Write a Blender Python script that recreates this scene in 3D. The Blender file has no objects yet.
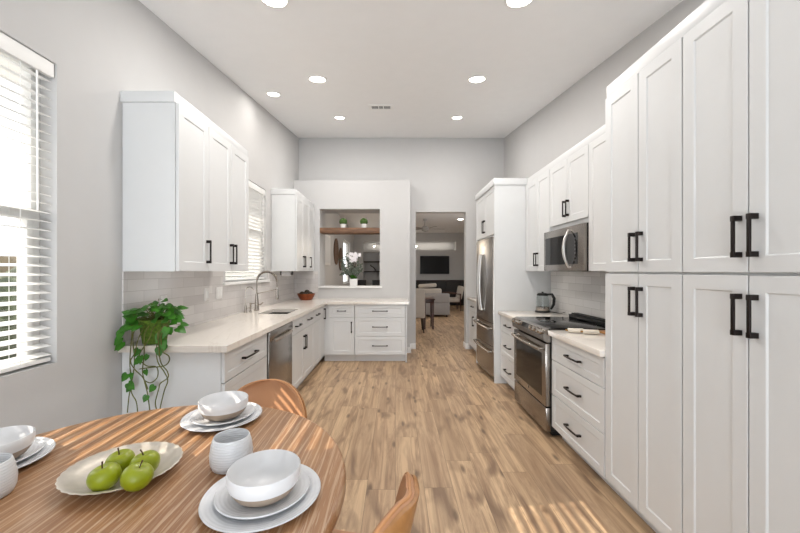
import bpy, bmesh, math, random
from mathutils import Vector, Matrix
R = math.radians
random.seed(7)
sc = bpy.context.scene
col = sc.collection

# ------------------------------------------------------------------ camera
cam_d = bpy.data.cameras.new('camera'); cam = bpy.data.objects.new('camera', cam_d); col.objects.link(cam)
cam_d.sensor_width = 36.0; cam_d.lens = 356.0 / 800.0 * 36.0
cam_d.shift_x = (400 - 395.5) / 800.0; cam_d.shift_y = (271 - 266.5) / 800.0
cam_d.clip_start = 0.05; cam_d.clip_end = 200
cam.location = (0, 0, 1.375); cam.rotation_euler = (R(90), 0, 0)
sc.camera = cam
# ------------------------------------------------------------------ world, sun, fill lamps, exposure
w = bpy.data.worlds.new('world'); sc.world = w; w.use_nodes = True
bg = w.node_tree.nodes['Background']; bg.inputs[0].default_value = (0.93, 0.96, 1.0, 1); bg.inputs[1].default_value = 2.0
def light(kind, name, energy, loc, direction, color=(1, 1, 1), size=None, size_y=None, shape=None, parent=None):
    d = bpy.data.lights.new(name, kind); d.energy = energy; d.color = color
    if size and kind == 'AREA': d.size = size
    if shape: d.shape = shape
    if size_y: d.size_y = size_y
    o = bpy.data.objects.new(name, d); col.objects.link(o); o.location = loc
    o.rotation_euler = Vector(direction).to_track_quat('-Z', 'Y').to_euler()
    o.parent = parent
    return o
SUN = light('SUN', 'sun', 5.4, (-6, 0, 6), (1, 0.13, -0.70), (1.0, 0.92, 0.80)); SUN.data.angle = R(0.22)
light('AREA', 'rear_fill', 10, (0.1, -3.9, 1.4), (0, 1, 0.1), (0.92, 0.96, 1.0), 3.0, 2.4, 'RECTANGLE')  # added fill lamp behind the camera, outside the unseen rear opening
light('AREA', 'ceiling_fill', 190, (0.1, -3.75, 0.15), (0, 0.50, 1.0), (0.84, 0.93, 1.0), 3.0, 1.6, 'RECTANGLE')  # added upward lamp that brightens the ceiling, standing in for bounced light
light('AREA', 'far_room_fill', 22, (3.3, 9.5, 1.6), (-1, 0, 0), (0.97, 0.98, 1.0), 2.4, 2.0, 'RECTANGLE')  # unseen area lamp inside the far room; no window behind it
vs = sc.view_settings
vs.view_transform = 'Standard'; vs.look = 'None'; vs.exposure = 0.31; vs.gamma = 1; vs.use_curve_mapping = False
DOWNLIGHT_W = 10.0

# ------------------------------------------------------------------ materials
def srgb(h):
    c = [int(h[i:i + 2], 16) / 255 for i in (0, 2, 4)]
    return tuple((x / 12.92 if x <= .04045 else ((x + .055) / 1.055) ** 2.4) for x in c) + (1,)
class NT:
    def __init__(s, name):
        s.m = bpy.data.materials.new(name); s.m.use_nodes = True; s.t = s.m.node_tree; s.n = s.t.nodes
        s.b = s.n['Principled BSDF']; s.out = s.n['Material Output']
    def add(s, typ, **kw):
        n = s.n.new(typ)
        for k, v in kw.items(): setattr(n, k, v)
        return n
    def link(s, a, b): s.t.links.new(a, b)
    def val(s, sock, v):
        if hasattr(v, 'links') or hasattr(v, 'is_output'): s.link(v, sock)
        else: sock.default_value = v
    def math(s, op, a, b=0.0, c=None):
        n = s.add('ShaderNodeMath', operation=op); s.val(n.inputs[0], a); s.val(n.inputs[1], b)
        if c is not None: s.val(n.inputs[2], c)
        return n.outputs[0]
    def coords(s, scale=(1, 1, 1), rot=(0, 0, 0)):
        tc = s.add('ShaderNodeTexCoord'); mp = s.add('ShaderNodeMapping')
        mp.inputs['Scale'].default_value = scale; mp.inputs['Rotation'].default_value = rot
        s.link(tc.outputs['Object'], mp.inputs[0]); return mp.outputs[0]
    def noise(s, vec, scale=5, detail=3, rough=.5, dist=0):
        n = s.add('ShaderNodeTexNoise'); s.link(vec, n.inputs['Vector']); n.inputs['Scale'].default_value = scale
        n.inputs['Detail'].default_value = detail; n.inputs['Roughness'].default_value = rough; n.inputs['Distortion'].default_value = dist
        return n.outputs['Fac']
    def ramp(s, fac, stops):
        n = s.add('ShaderNodeValToRGB'); s.link(fac, n.inputs[0]); e = n.color_ramp.elements
        while len(e) < len(stops): e.new(.5)
        for i, (p, c) in enumerate(stops): e[i].position = p; e[i].color = srgb(c) if isinstance(c, str) else c
        return n.outputs[0]
    def mix(s, fac, a, b, mode='MIX'):
        n = s.add('ShaderNodeMix', data_type='RGBA', blend_type=mode)
        s.val(n.inputs[0], fac); s.val(n.inputs[6], a); s.val(n.inputs[7], b); return n.outputs[2]
    def bump(s, h, strength=.2, dist=.01):
        n = s.add('ShaderNodeBump'); s.link(h, n.inputs['Height']); n.inputs['Strength'].default_value = strength
        n.inputs['Distance'].default_value = dist; s.link(n.outputs[0], s.b.inputs['Normal'])
MATS = {}
def plain(name, hexc, rough=.5, metal=0, var=.03, nscale=8, bump=0, bscale=200, spec=.5, stretch=(1, 1, 1), **kw):
    t = NT(name); v = t.coords(stretch); n = t.noise(v, nscale, 3)
    c = srgb(hexc); lo = tuple(x * (1 - var) for x in c[:3]) + (1,); hi = tuple(min(1, x * (1 + var)) for x in c[:3]) + (1,)
    t.link(t.ramp(n, [(.3, lo), (.7, hi)]), t.b.inputs['Base Color'])
    t.b.inputs['Roughness'].default_value = rough; t.b.inputs['Metallic'].default_value = metal
    t.b.inputs['Specular IOR Level'].default_value = spec
    if bump: t.bump(t.noise(v, bscale, 2), bump, .002)
    for k, val in kw.items(): t.b.inputs[k].default_value = val
    MATS[name] = t.m; return t.m
def glow(name, hexc, strength):
    t = NT(name); t.b.inputs['Base Color'].default_value = srgb(hexc)
    t.b.inputs['Emission Color'].default_value = srgb(hexc); t.b.inputs['Emission Strength'].default_value = strength
    MATS[name] = t.m; return t.m
def clear_glass(name, tint='ffffff', refl=.08):
    t = NT(name); tr = t.add('ShaderNodeBsdfTransparent'); tr.inputs[0].default_value = srgb(tint)
    gl = t.add('ShaderNodeBsdfGlossy'); gl.inputs['Roughness'].default_value = .02
    lw = t.add('ShaderNodeLayerWeight'); fr = t.math('ADD', .04, t.math('MULTIPLY', t.math('POWER', lw.outputs['Facing'], 5.0), .5))
    mx = t.add('ShaderNodeMixShader'); t.link(fr, mx.inputs[0]); t.link(tr.outputs[0], mx.inputs[1]); t.link(gl.outputs[0], mx.inputs[2])
    t.link(mx.outputs[0], t.out.inputs[0]); MATS[name] = t.m; return t.m

wall_m = plain('wall_paint', 'c6c5c4', .75, bump=.12, bscale=90, var=.008, spec=.25)
ceil_m = plain('ceiling_paint', 'f2f2f2', .85, bump=.1, bscale=70, var=.008, spec=.2)
trim_m = plain('trim_white', 'efeeec', .45, var=.008)
cab_m = plain('cabinet_white', 'd9dada', .38, var=.01)
blind_m = plain('blind_white', 'f2f2f0', .45, var=.01)
vinyl_m = plain('vinyl_white', 'f0f0ee', .35, var=.01)
black_m = plain('black_metal', '221b19', .38, .6, var=.05)
blackgloss_m = plain('black_glass', '0c0c0d', .06, 0, var=.02)
ovenglass_m = plain('oven_glass', '120d0a', .09, 0, var=.02, spec=.3)
dark_m = plain('dark_plastic', '141414', .45)
chrome_m = plain('brushed_nickel', 'b3aca4', .24, 1, var=.04)
silver_m = plain('pearl_silver', 'd9d0c3', .32, .6, var=.08, nscale=30)
steel_m = plain('stainless_steel', '98928c', .24, 1, var=.05, nscale=3, bump=.04, bscale=40, stretch=(1, 1, 60))
sinkm = plain('sink_steel', '17191c', .4, .2)
ceramic_m = plain('white_ceramic', 'dededf', .30, var=.015, nscale=20)
taupe_m = plain('taupe_stoneware', 'a59484', .7, var=.05, nscale=60)
leather_m = plain('tan_leather', 'b88660', .45, var=.04, nscale=6, bump=.15, bscale=160)
chairwood_m = plain('chair_wood', 'a3713f', .42, var=.2, nscale=5, stretch=(6, 6, 1))
apple_m = plain('apple_green', '8f9a12', .28, var=.13, nscale=14)
stem_m = plain('apple_stem', '4a3018', .7)
leaf_m = plain('pothos_leaf', '36701a', .38, var=.4, nscale=22)
vine_m = plain('vine', '5c5f26', .6, var=.25, nscale=30)
twig_m = plain('twig', '3c3a2c', .7)
basket_m = plain('green_basket', '53701a', .75, var=.4, nscale=60, bump=.6, bscale=120)
pot_m = plain('white_pot', 'e4e2df', .5)
moss_m = plain('topiary_green', '415a28', .85, var=.5, nscale=60, bump=1, bscale=90)
petal_m = plain('orchid_petal', 'f3eef0', .5)
grey_leaf_m = plain('grey_leaf', '5c6658', .6, var=.35, nscale=30)
copper_m = plain('copper', '8c4a2a', .35, .6, var=.25, nscale=25)
avocado_m = plain('avocado', '34291a', .5, var=.4, nscale=40, bump=.5, bscale=120)
tv_m = plain('tv_screen', '0a0e12', .12)
espresso_m = plain('espresso_wood', '2e211b', .4, var=.25, stretch=(1, 8, 8))
walnut_m = plain('walnut', '42251a', .35, var=.25, stretch=(8, 8, 1))
sofa_m = plain('sofa_fabric', '94908e', .9, bump=.3, bscale=300)
cream_m = plain('cream_fabric', 'bdb4aa', .9, bump=.3, bscale=300)
charcoal_m = plain('dark_cabinet', '1a1614', .5)
decor_m = plain('wicker_dark', '6a5444', .8, var=.4, nscale=40, bump=.5, bscale=80)
marble_m = plain('marble_cream', 'efe6d8', .3, var=.04)
plate_cover_m = plain('outlet_plate', 'e6e4e2', .4)
bulb_m = glow('bulb_glow', 'fff0d2', 18)
diff_m = glow('downlight_diffuser', 'fff8ec', 14)
glass_m = clear_glass('window_glass')
kglass_m = clear_glass('kettle_glass', 'fafcfc')
stucco_m = plain('garden_wall_stucco', '9c8d76', .9, var=.1, bump=.4, bscale=30)
hedge_m = plain('hedge_leaves', '454d36', .8, var=.5, nscale=9, bump=1, bscale=12)
ground_m = plain('gravel', 'cbc6be', .95, var=.15, nscale=40)

def floor_material():
    t = NT('oak_plank_floor'); v = t.coords(); sp = t.add('ShaderNodeSeparateXYZ'); t.link(v, sp.inputs[0])
    W, L = .182, 1.22
    xs = t.math('DIVIDE', sp.outputs[0], W); row = t.math('FLOOR', xs); fx = t.math('FRACT', xs)
    wn = t.add('ShaderNodeTexWhiteNoise', noise_dimensions='1D'); t.link(row, wn.inputs['W'])
    ys = t.math('ADD', t.math('DIVIDE', sp.outputs[1], L), wn.outputs['Value']); cl = t.math('FLOOR', ys); fy = t.math('FRACT', ys)
    cb = t.add('ShaderNodeCombineXYZ'); t.link(row, cb.inputs[0]); t.link(cl, cb.inputs[1])
    w2 = t.add('ShaderNodeTexWhiteNoise', noise_dimensions='3D'); t.link(cb.outputs[0], w2.inputs['Vector'])
    rnd = w2.outputs['Value']
    # grain coordinates: long in Y, offset per plank
    gx = t.math('ADD', sp.outputs[0], t.math('MULTIPLY', rnd, 17.0)); gy = t.math('MULTIPLY', t.math('ADD', sp.outputs[1], t.math('MULTIPLY', rnd, 9.0)), .07)
    gv = t.add('ShaderNodeCombineXYZ'); t.link(gx, gv.inputs[0]); t.link(gy, gv.inputs[1])
    n1 = t.noise(gv.outputs[0], 17, 6, .68, .9); n2 = t.noise(gv.outputs[0], 70, 3, .6)
    gy2 = t.math('MULTIPLY', t.math('ADD', sp.outputs[1], t.math('MULTIPLY', rnd, 9.0)), .30)
    gv2 = t.add('ShaderNodeCombineXYZ'); t.link(gx, gv2.inputs[0]); t.link(gy2, gv2.inputs[1])
    n3 = t.noise(gv2.outputs[0], 7.5, 2, .5, .6)
    base = t.ramp(rnd, [(0, 'bb9f80'), (.3, 'cdae8a'), (.7, 'd8b994'), (.88, 'c7a886'), (1, 'b09474')])
    c = t.mix(t.ramp(n1, [(.36, (1,) * 3 + (1,)), (.60, (0, 0, 0, 1))]), base, srgb('92745a'), 'MIX')
    c = t.mix(t.ramp(n3, [(.55, (0, 0, 0, 1)), (.72, (.85,) * 3 + (1,))]), c, srgb('6f5542'), 'MIX')
    c = t.mix(t.math('MULTIPLY', n2, .35), c, srgb('a08364'), 'MIX')
    vo = t.add('ShaderNodeTexVoronoi', voronoi_dimensions='2D'); kv = t.add('ShaderNodeCombineXYZ'); t.link(gx, kv.inputs[0]); t.link(gy2, kv.inputs[1]); t.link(kv.outputs[0], vo.inputs['Vector']); vo.inputs['Scale'].default_value = 5.5
    kn = t.add('ShaderNodeTexNoise'); t.link(vo.outputs['Position'], kn.inputs['Vector']); kn.inputs['Scale'].default_value = 37
    knot = t.math('MULTIPLY', t.ramp(vo.outputs['Distance'], [(.04, (1, 1, 1, 1)), (.12, (0, 0, 0, 1))]), t.math('GREATER_THAN', kn.outputs['Fac'], .52))
    c = t.mix(t.math('MULTIPLY', knot, .75), c, srgb('5a4432'), 'MIX')
    ex = t.math('LESS_THAN', t.math('MINIMUM', fx, t.math('SUBTRACT', 1.0, fx)), .009)
    ey = t.math('LESS_THAN', t.math('MINIMUM', fy, t.math('SUBTRACT', 1.0, fy)), .0014)
    seam = t.math('MAXIMUM', ex, ey)
    c = t.mix(t.math('MULTIPLY', seam, .55), c, srgb('5a4534'))
    t.link(c, t.b.inputs['Base Color']); t.b.inputs['Roughness'].default_value = .42
    t.bump(t.math('SUBTRACT', t.math('MULTIPLY', n2, .3), seam), .15, .002)
    return t.m
floor_m = floor_material()

def table_material():
    t = NT('limed_oak'); v = t.coords((1, .10, 1), (0, 0, R(20)))
    n1 = t.noise(v, 16, 5, .65, .8)
    n = t.add('ShaderNodeTexWave', wave_type='BANDS', bands_direction='X'); t.link(v, n.inputs[0])
    n.inputs['Scale'].default_value = 11; n.inputs['Distortion'].default_value = 9; n.inputs['Detail'].default_value = 2; n.inputs['Detail Scale'].default_value = .9
    fine = t.noise(t.coords((1, .035, 1), (0, 0, R(20))), 210, 3, .7)
    c = t.ramp(n1, [(.3, '8a6040'), (.7, 'a67950')])
    g = t.math('MULTIPLY', t.ramp(n.outputs['Fac'], [(.86, (0, 0, 0, 1)), (.96, (1, 1, 1, 1))]), .38)
    c = t.mix(g, c, srgb('dcc0a0'))
    c = t.mix(t.math('MULTIPLY', t.ramp(fine, [(.52, (0, 0, 0, 1)), (.64, (1, 1, 1, 1))]), t.math('MULTIPLY', t.noise(t.coords((1, .3, 1), (0, 0, R(20))), 14, 3), .75)), c, srgb('d8bd9e'))
    t.link(c, t.b.inputs['Base Color']); t.b.inputs['Roughness'].default_value = .36
    t.bump(fine, .15, .001); return t.m
table_m = table_material()

def shelf_material():
    t = NT('rustic_shelf_wood'); v = t.coords((.12, 1, 1)); n1 = t.noise(v, 30, 4, .65, .8)
    t.link(t.ramp(n1, [(.3, '4e3627'), (.55, '77563e'), (.75, '94714f')]), t.b.inputs['Base Color']); t.b.inputs['Roughness'].default_value = .6
    t.bump(n1, .5, .004); return t.m
shelf_m = shelf_material()

def quartz_material():
    t = NT('white_quartz'); v = t.coords((1, .6, 1), (0, 0, R(35))); a = t.noise(v, 1.6, 6, .6, 1.6)
    vein = t.ramp(a, [(.485, (0, 0, 0, 1)), (.5, (1, 1, 1, 1)), (.515, (0, 0, 0, 1))])
    c = t.mix(t.math('MULTIPLY', vein, .22), srgb('e9e2d9'), srgb('b9aa98'))
    t.link(c, t.b.inputs['Base Color']); t.b.inputs['Roughness'].default_value = .16; return t.m
quartz_m = quartz_material()

def tile_material(name, lo, hi, swap):
    t = NT(name); tc = t.add('ShaderNodeTexCoord'); sp = t.add('ShaderNodeSeparateXYZ'); t.link(tc.outputs['Object'], sp.inputs[0])
    cb = t.add('ShaderNodeCombineXYZ'); t.link(sp.outputs[0 if swap else 1], cb.inputs[0]); t.link(t.math('SUBTRACT', sp.outputs[2], .012), cb.inputs[1])
    b = t.add('ShaderNodeTexBrick'); t.link(cb.outputs[0], b.inputs['Vector'])
    b.inputs['Scale'].default_value = 1; b.inputs['Brick Width'].default_value = .30; b.inputs['Row Height'].default_value = .077; b.offset = .5
    b.inputs['Mortar Size'].default_value = .0016; b.inputs['Mortar Smooth'].default_value = .1
    b.inputs['Color1'].default_value = srgb(lo); b.inputs['Color2'].default_value = srgb(hi); b.inputs['Mortar'].default_value = srgb('b5b0ab')
    n = t.noise(tc.outputs['Object'], 9, 4, .6, 1)
    c = t.mix(t.math('MULTIPLY', n, .22), b.outputs['Color'], srgb('f2efec'))
    t.link(c, t.b.inputs['Base Color']); t.b.inputs['Roughness'].default_value = .12
    t.bump(t.math('SUBTRACT', t.math('MULTIPLY', n, .6), b.outputs['Fac']), .25, .003); return t.m
tile_m = tile_material('backsplash_tile', 'c4bfbd', 'd6d2cf', False)
tileback_m = tile_material('backsplash_tile_end', 'c4bfbd', 'd6d2cf', True)
tileright_m = tile_material('backsplash_tile_white', 'd3d0cc', 'e6e3e0', False)

# ------------------------------------------------------------------ mesh builder
class MB:
    def __init__(s, M=None): s.bm = bmesh.new(); s.M = M
    def _v(s, p):
        p = Vector(p); return s.bm.verts.new(s.M @ p if s.M else p)
    def box(s, x0, x1, y0, y1, z0, z1, bev=0, seg=2, M=None):
        r = bmesh.ops.create_cube(s.bm, size=1); vs_ = r['verts']
        for v in vs_: v.co = Vector((x0 + (v.co.x + .5) * (x1 - x0), y0 + (v.co.y + .5) * (y1 - y0), z0 + (v.co.z + .5) * (z1 - z0)))
        if bev:
            es = list({e for v in vs_ for e in v.link_edges})
            out = bmesh.ops.bevel(s.bm, geom=es, offset=bev, segments=seg, profile=.5, affect='EDGES')
            vs_ = list({v for f in out['faces'] for v in f.verts})
        for v in vs_:
            if M: v.co = M @ v.co
            if s.M: v.co = s.M @ v.co
        return s
    def tbox(s, T, u0, u1, v0, v1, w0, w1, bev=0, seg=2):
        a = T(u0, v0, w0); b = T(u1, v1, w1)
        lo = [min(a[i], b[i]) for i in range(3)]; hi = [max(a[i], b[i]) for i in range(3)]
        return s.box(lo[0], hi[0], lo[1], hi[1], lo[2], hi[2], bev, seg)
    def grid(s, f, nu, nv, cu=False, cv=False):
        V = [[s._v(f(i / (nu if cu else nu - 1), j / (nv if cv else nv - 1))) for j in range(nv)] for i in range(nu)]
        for i in range(nu if cu else nu - 1):
            for j in range(nv if cv else nv - 1):
                try: s.bm.faces.new([V[i][j], V[(i + 1) % nu][j], V[(i + 1) % nu][(j + 1) % nv], V[i][(j + 1) % nv]])
                except ValueError: pass
        return V
    def lathe(s, prof, c=(0, 0, 0), n=40, sx=1, sy=1, wob=None):
        c = Vector(c); rings = []
        for (r, z) in prof:
            if r < 1e-5: rings.append([s._v(c + Vector((0, 0, z)))])
            else:
                rings.append([s._v(c + Vector((r * sx * math.cos(2 * math.pi * k / n) * (wob(k / n, r) if wob else 1),
                                               r * sy * math.sin(2 * math.pi * k / n) * (wob(k / n, r) if wob else 1), z))) for k in range(n)])
        for a, b in zip(rings, rings[1:]):
            for k in range(n):
                q = (k + 1) % n
                if len(a) == 1 and len(b) == 1: continue
                if len(a) == 1: s.bm.faces.new([a[0], b[k], b[q]])
                elif len(b) == 1: s.bm.faces.new([a[k], b[0], a[q]])
                else: s.bm.faces.new([a[k], a[q], b[q], b[k]])
        return s
    def tube(s, pts, r, n=10, cap=True, flat=None):
        pts = [Vector(p) for p in pts]; rs = r if isinstance(r, (list, tuple)) else [r] * len(pts); rings = []
        prev = None
        for i, p in enumerate(pts):
            d = (pts[min(i + 1, len(pts) - 1)] - pts[max(i - 1, 0)]).normalized()
            if prev is None: a = d.orthogonal().normalized()
            else: a = (prev - d * prev.dot(d)); a = a.normalized() if a.length > 1e-6 else d.orthogonal().normalized()
            prev = a; b = d.cross(a)
            rings.append([s._v(p + a * math.cos(2 * math.pi * k / n) * rs[i] + b * math.sin(2 * math.pi * k / n) * rs[i]) for k in range(n)])
        for A, B in zip(rings, rings[1:]):
            for k in range(n): s.bm.faces.new([A[k], A[(k + 1) % n], B[(k + 1) % n], B[k]])
        if cap: s.bm.faces.new(rings[0][::-1]); s.bm.faces.new(rings[-1])
        return s
    def cyl(s, p0, p1, r, n=24): return s.tube([p0, p1], r, n)
    def prism(s, pts, h):          # pts closed polygon (list of 3-vectors), extruded by vector h
        A = [s._v(p) for p in pts]; B = [s._v(Vector(p) + Vector(h)) for p in pts]; n = len(pts)
        s.bm.faces.new(A); s.bm.faces.new(B[::-1])
        for k in range(n): s.bm.faces.new([A[k], B[k], B[(k + 1) % n], A[(k + 1) % n]])
        return s
    def shaker(s, T, u0, u1, v0, v1, t=.02, rail=.057, w0=.002):
        rail = min(rail, (v1 - v0) * .3)
        def ring(i, wv): return [s._v(T(u0 + i, v0 + i, wv)), s._v(T(u1 - i, v0 + i, wv)), s._v(T(u1 - i, v1 - i, wv)), s._v(T(u0 + i, v1 - i, wv))]
        L = [ring(0, w0), ring(0, w0 + t - .0015), ring(.0015, w0 + t), ring(rail, w0 + t), ring(rail + .006, w0 + t - .0050)]
        for a, b in zip(L, L[1:]):
            for k in range(4): s.bm.faces.new([a[k], a[(k + 1) % 4], b[(k + 1) % 4], b[k]])
        s.bm.faces.new(L[0]); s.bm.faces.new(L[-1]); return s
    def ball(s, c, r, sub=2, scale=(1, 1, 1), jitter=0, rnd=random):
        o = bmesh.ops.create_icosphere(s.bm, subdivisions=sub, radius=r)
        for v in o['verts']:
            k = 1 + (rnd.random() - .5) * jitter
            v.co = Vector((v.co.x * scale[0] * k, v.co.y * scale[1] * k, v.co.z * scale[2] * k)) + Vector(c)
            if s.M: v.co = s.M @ v.co
        return s
    def build(s, name, mat, parent=None, angle=35, sub=0, recalc=True):
        if recalc: bmesh.ops.recalc_face_normals(s.bm, faces=s.bm.faces)
        off = Vector((0, 0, 0))
        if parent is not None: off = Vector(parent['_off']) if '_off' in parent else OFF.get(parent.name, Vector((0, 0, 0)))
        for v in s.bm.verts: v.co -= off
        me = bpy.data.meshes.new(name); s.bm.to_mesh(me); s.bm.free()
        for p in me.polygons: p.use_smooth = True
        if angle < 180: me.set_sharp_from_angle(angle=R(angle))
        me.materials.append(mat)
        o = bpy.data.objects.new(name, me); col.objects.link(o)
        if parent is not None: o.parent = parent; OFF[o.name] = off
        if sub:
            m = o.modifiers.new('sub', 'SUBSURF'); m.levels = sub; m.render_levels = sub
        return o
OFF = {}
def thing(name, label, cat, loc=(0, 0, 0), group=None):
    o = bpy.data.objects.new(name, None); col.objects.link(o); o.location = loc; o.empty_display_size = .1
    o['label'] = label; o['category'] = cat
    if group: o['group'] = group
    OFF[o.name] = Vector(loc); return o
def tag(o, label, cat, group=None):
    o['label'] = label; o['category'] = cat
    if group: o['group'] = group
    return o
def struct(o): o['kind'] = 'structure'; return o
def copy_thing(src, loc, label=None, rotz=None, group=None):
    r = src.copy(); col.objects.link(r); r.location = loc
    if rotz is not None: r.rotation_euler.z = rotz
    if label: r['label'] = label
    if group: r['group'] = group
    for ch in src.children:
        c = ch.copy(); col.objects.link(c); c.parent = r
        for g in ch.children:
            d = g.copy(); col.objects.link(d); d.parent = c
    return r
def TL(face): return lambda u, v, w_: (face + w_, u, v)
def TR(face): return lambda u, v, w_: (face - w_, u, v)
def TB(face): return lambda u, v, w_: (u, face - w_, v)
def slab(mb, T, u0, u1, v0, v1, w0, w1, holes):
    us = sorted({u0, u1} | {h[0] for h in holes} | {h[1] for h in holes}); us = [u for u in us if u0 <= u <= u1]
    for a, b in zip(us, us[1:]):
        m = (a + b) / 2; hs = sorted([(h[2], h[3]) for h in holes if h[0] < m < h[1]]); z = v0
        for (p, q) in hs:
            if p > z: mb.tbox(T, a, b, z, p, w0, w1)
            z = max(z, q)
        if v1 > z: mb.tbox(T, a, b, z, v1, w0, w1)
    return mb

# ------------------------------------------------------------------ room shell
WL, WR = -1.706, 1.91
SL = .1396; CZ = 2.842
W1 = (.98, 1.794, .914, 2.417); W2 = (3.57, 4.70, 1.262, 2.44); W3 = (11.6, 13.4, .95, 2.42)
PT = (-1.272, -.264, 1.090, 2.417); DR = (.357, 1.24, -.05, 2.416)
struct(MB().box(-1.87, 3.8, -2.75, 15.0, -.1, 0).build('floor', floor_m))
struct(slab(MB(), TL(WL), -2.75, 15, 0, 4.0, -.16, 0, [W1, W2, W3]).build('wall_left', wall_m))
struct(MB().box(WR, WR + .15, -2.75, 6.27, 0, 4.0).build('wall_right', wall_m))
struct(slab(MB(), TB(6.27), WL, 3.8, 0, 4.0, -.17, 0, [PT, DR]).build('wall_back', wall_m))
mb = slab(MB(), TB(5.98), WL, .244, 0, 2.90, -.29, 0, [PT]); struct(mb.build('wall_passthrough', wall_m))
struct(slab(MB(), TB(-2.6), -1.87, 2.06, 0, 3.2, 0, .15, [(-1.3, 1.5, -.01, 2.4)]).build('wall_rear', wall_m))
struct(MB().prism([(-1.87, -2.75, CZ - SL * 2.75), (-1.87, 6.3, CZ + SL * 6.3), (-1.87, 6.3, CZ + SL * 6.3 + .15), (-1.87, -2.75, CZ - SL * 2.75 + .15)], (3.93, 0, 0)).build('ceiling', ceil_m))
struct(MB().prism([(-1.87, 6.44, 3.25), (-1.87, 15, 2.91), (-1.87, 15, 3.1), (-1.87, 6.44, 3.45)], (5.8, 0, 0)).build('ceiling_far', ceil_m))
struct(MB().box(3.65, 3.8, 6.44, 15, 0, 4.0).build('wall_far_right', wall_m))
NA = (-1.31, 2.46, 2.23, 2.575); NB = (-1.31, -.52, .92, 2.15)
mb = slab(MB(), TB(14.5), WL, 3.65, 0, 3.4, -.02, 0, [NA, NB]); slab(mb, TB(14.52), WL, 3.65, 0, 3.4, -.35, 0, [NA, NB]); mb.box(WL, 3.65, 14.87, 15.0, 0, 3.4)
struct(mb.build('wall_far', wall_m))
light('AREA', 'niche_lamp', 5, (.6, 14.7, 2.57), (0, 0, -1), (1, .93, .82), 3.4, .1, 'RECTANGLE')
# trims
struct(MB().box(PT[0] - .02, PT[1] + .04, 5.955, 6.40, 1.090, 1.116, .004).build('trim_1', trim_m))             # pass-through sill
def baseboard(n, x0, x1, y0, y1): return struct(MB().box(x0, x1, y0, y1, 0, .10, .004).build('baseboard_' + n, trim_m))
baseboard('back', .262, .357, 6.254, 6.27); baseboard('end', .244, .260, 5.97, 6.27); baseboard('right', 1.24, 1.302, 6.254, 6.27)
baseboard('jamb', 1.226, 1.24, 6.254, 6.45); baseboard('left', WL, WL + .015, -2.6, 2.19); baseboard('pony', .20, .262, 5.962, 5.98)
baseboard('far', -1.7, 3.6, 14.485, 14.5)
# tiled backsplash
mb = slab(MB(), TL(WL), 2.22, 5.98, .9145, 1.371, 0, .010, [(3.50, 4.77, 1.235, 1.4)])
struct(mb.build('trim_2', tile_m))
struct(MB().box(WL + .01, -1.30, 5.970, 5.98, .9145, 1.371).build('trim_3', tileback_m))
struct(MB().box(WR - .012, WR, 2.19, 4.35, .889, 1.371).build('trim_4', tileright_m))

# ------------------------------------------------------------------ windows and blinds
def window(n, y0, y1, z0, z1, rail=None, sill=True):
    mb = MB(); f = .045; xa, xb = WL - .135, WL - .085
    for (a, b, c, d) in ((y0, y1, z0, z0 + f), (y0, y1, z1 - f, z1), (y0, y0 + f, z0 + f, z1 - f), (y1 - f, y1, z0 + f, z1 - f)): mb.box(xa, xb, a, b, c, d, .004)
    if rail: mb.box(xa - .0, xb + .012, y0 + f, y1 - f, rail - .025, rail + .025, .004); mb.box(xa + .01, xb + .012, y1 - f - .03, y1 - f, z0 + f, rail - .025, .003)
    fr = struct(mb.build('window_%d' % n, vinyl_m))
    pn = MB().box(WL - .113, WL - .108, y0 + f - .01, y1 - f + .01, z0 + f - .01, z1 - f + .01).build('pane', glass_m, fr)
    return fr
window(1, *W1, rail=1.655); window(2, *W2, rail=1.84); window(3, *W3, rail=1.5)
def blind(label, y0, y1, z0, z1, tilt, pitch=.044, width=.05):
    t = thing('window_blind', label, 'window blind', (WL - .045, (y0 + y1) / 2, z0))
    xc = WL - .042; g = .012
    MB().box(xc + .012, xc + .035, y0 + g - .006, y1 - g + .006, z1 - .075, z1 - .003, .003).build('valance', blind_m, t)
    mb = MB(); z = z1 - .09
    a = R(tilt)
    while z > z0 + .045:
        c = Vector((xc, 0, z)); dx, dz = math.cos(a) * width / 2, math.sin(a) * width / 2
        M = Matrix.Translation((xc, 0, z)) @ Matrix.Rotation(a, 4, 'Y')
        mb.box(-width / 2, width / 2, y0 + g, y1 - g, -.0014, .0014, M=M); z -= pitch
    mb.build('slats', blind_m, t)
    MB().box(xc - .024, xc + .024, y0 + g, y1 - g, z0 + .012, z0 + .030, .004).build('bottom_rail', blind_m, t)
    m = MB()
    for yy in (y0 + .16, (y0 + y1) / 2, y1 - .16):
        for s_ in (-.026, .026): m.cyl((xc + s_, yy, z0 + .02), (xc + s_, yy, z1 - .06), .0012, 6)
    m.build('ladder_cord', blind_m, t)
    MB().cyl((xc + .032, y1 - .09, z1 - .08), (xc + .034, y1 - .088, z1 - .75), .004, 8).build('tilt_wand', blind_m, t)
    return t
blind('open white slatted blind in the tall window beside the dining table', *W1, tilt=14)
blind('white slatted blind in the small window above the sink', *W2, tilt=-48)
# white casing and sill round the sink window
mb = MB()
y0, y1, z0, z1 = W2
mb.box(WL, WL + .035, y0 - .07, y1 + .05, z0 - .03, z0, .004)
struct(mb.build('trim_5', trim_m))
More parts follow.
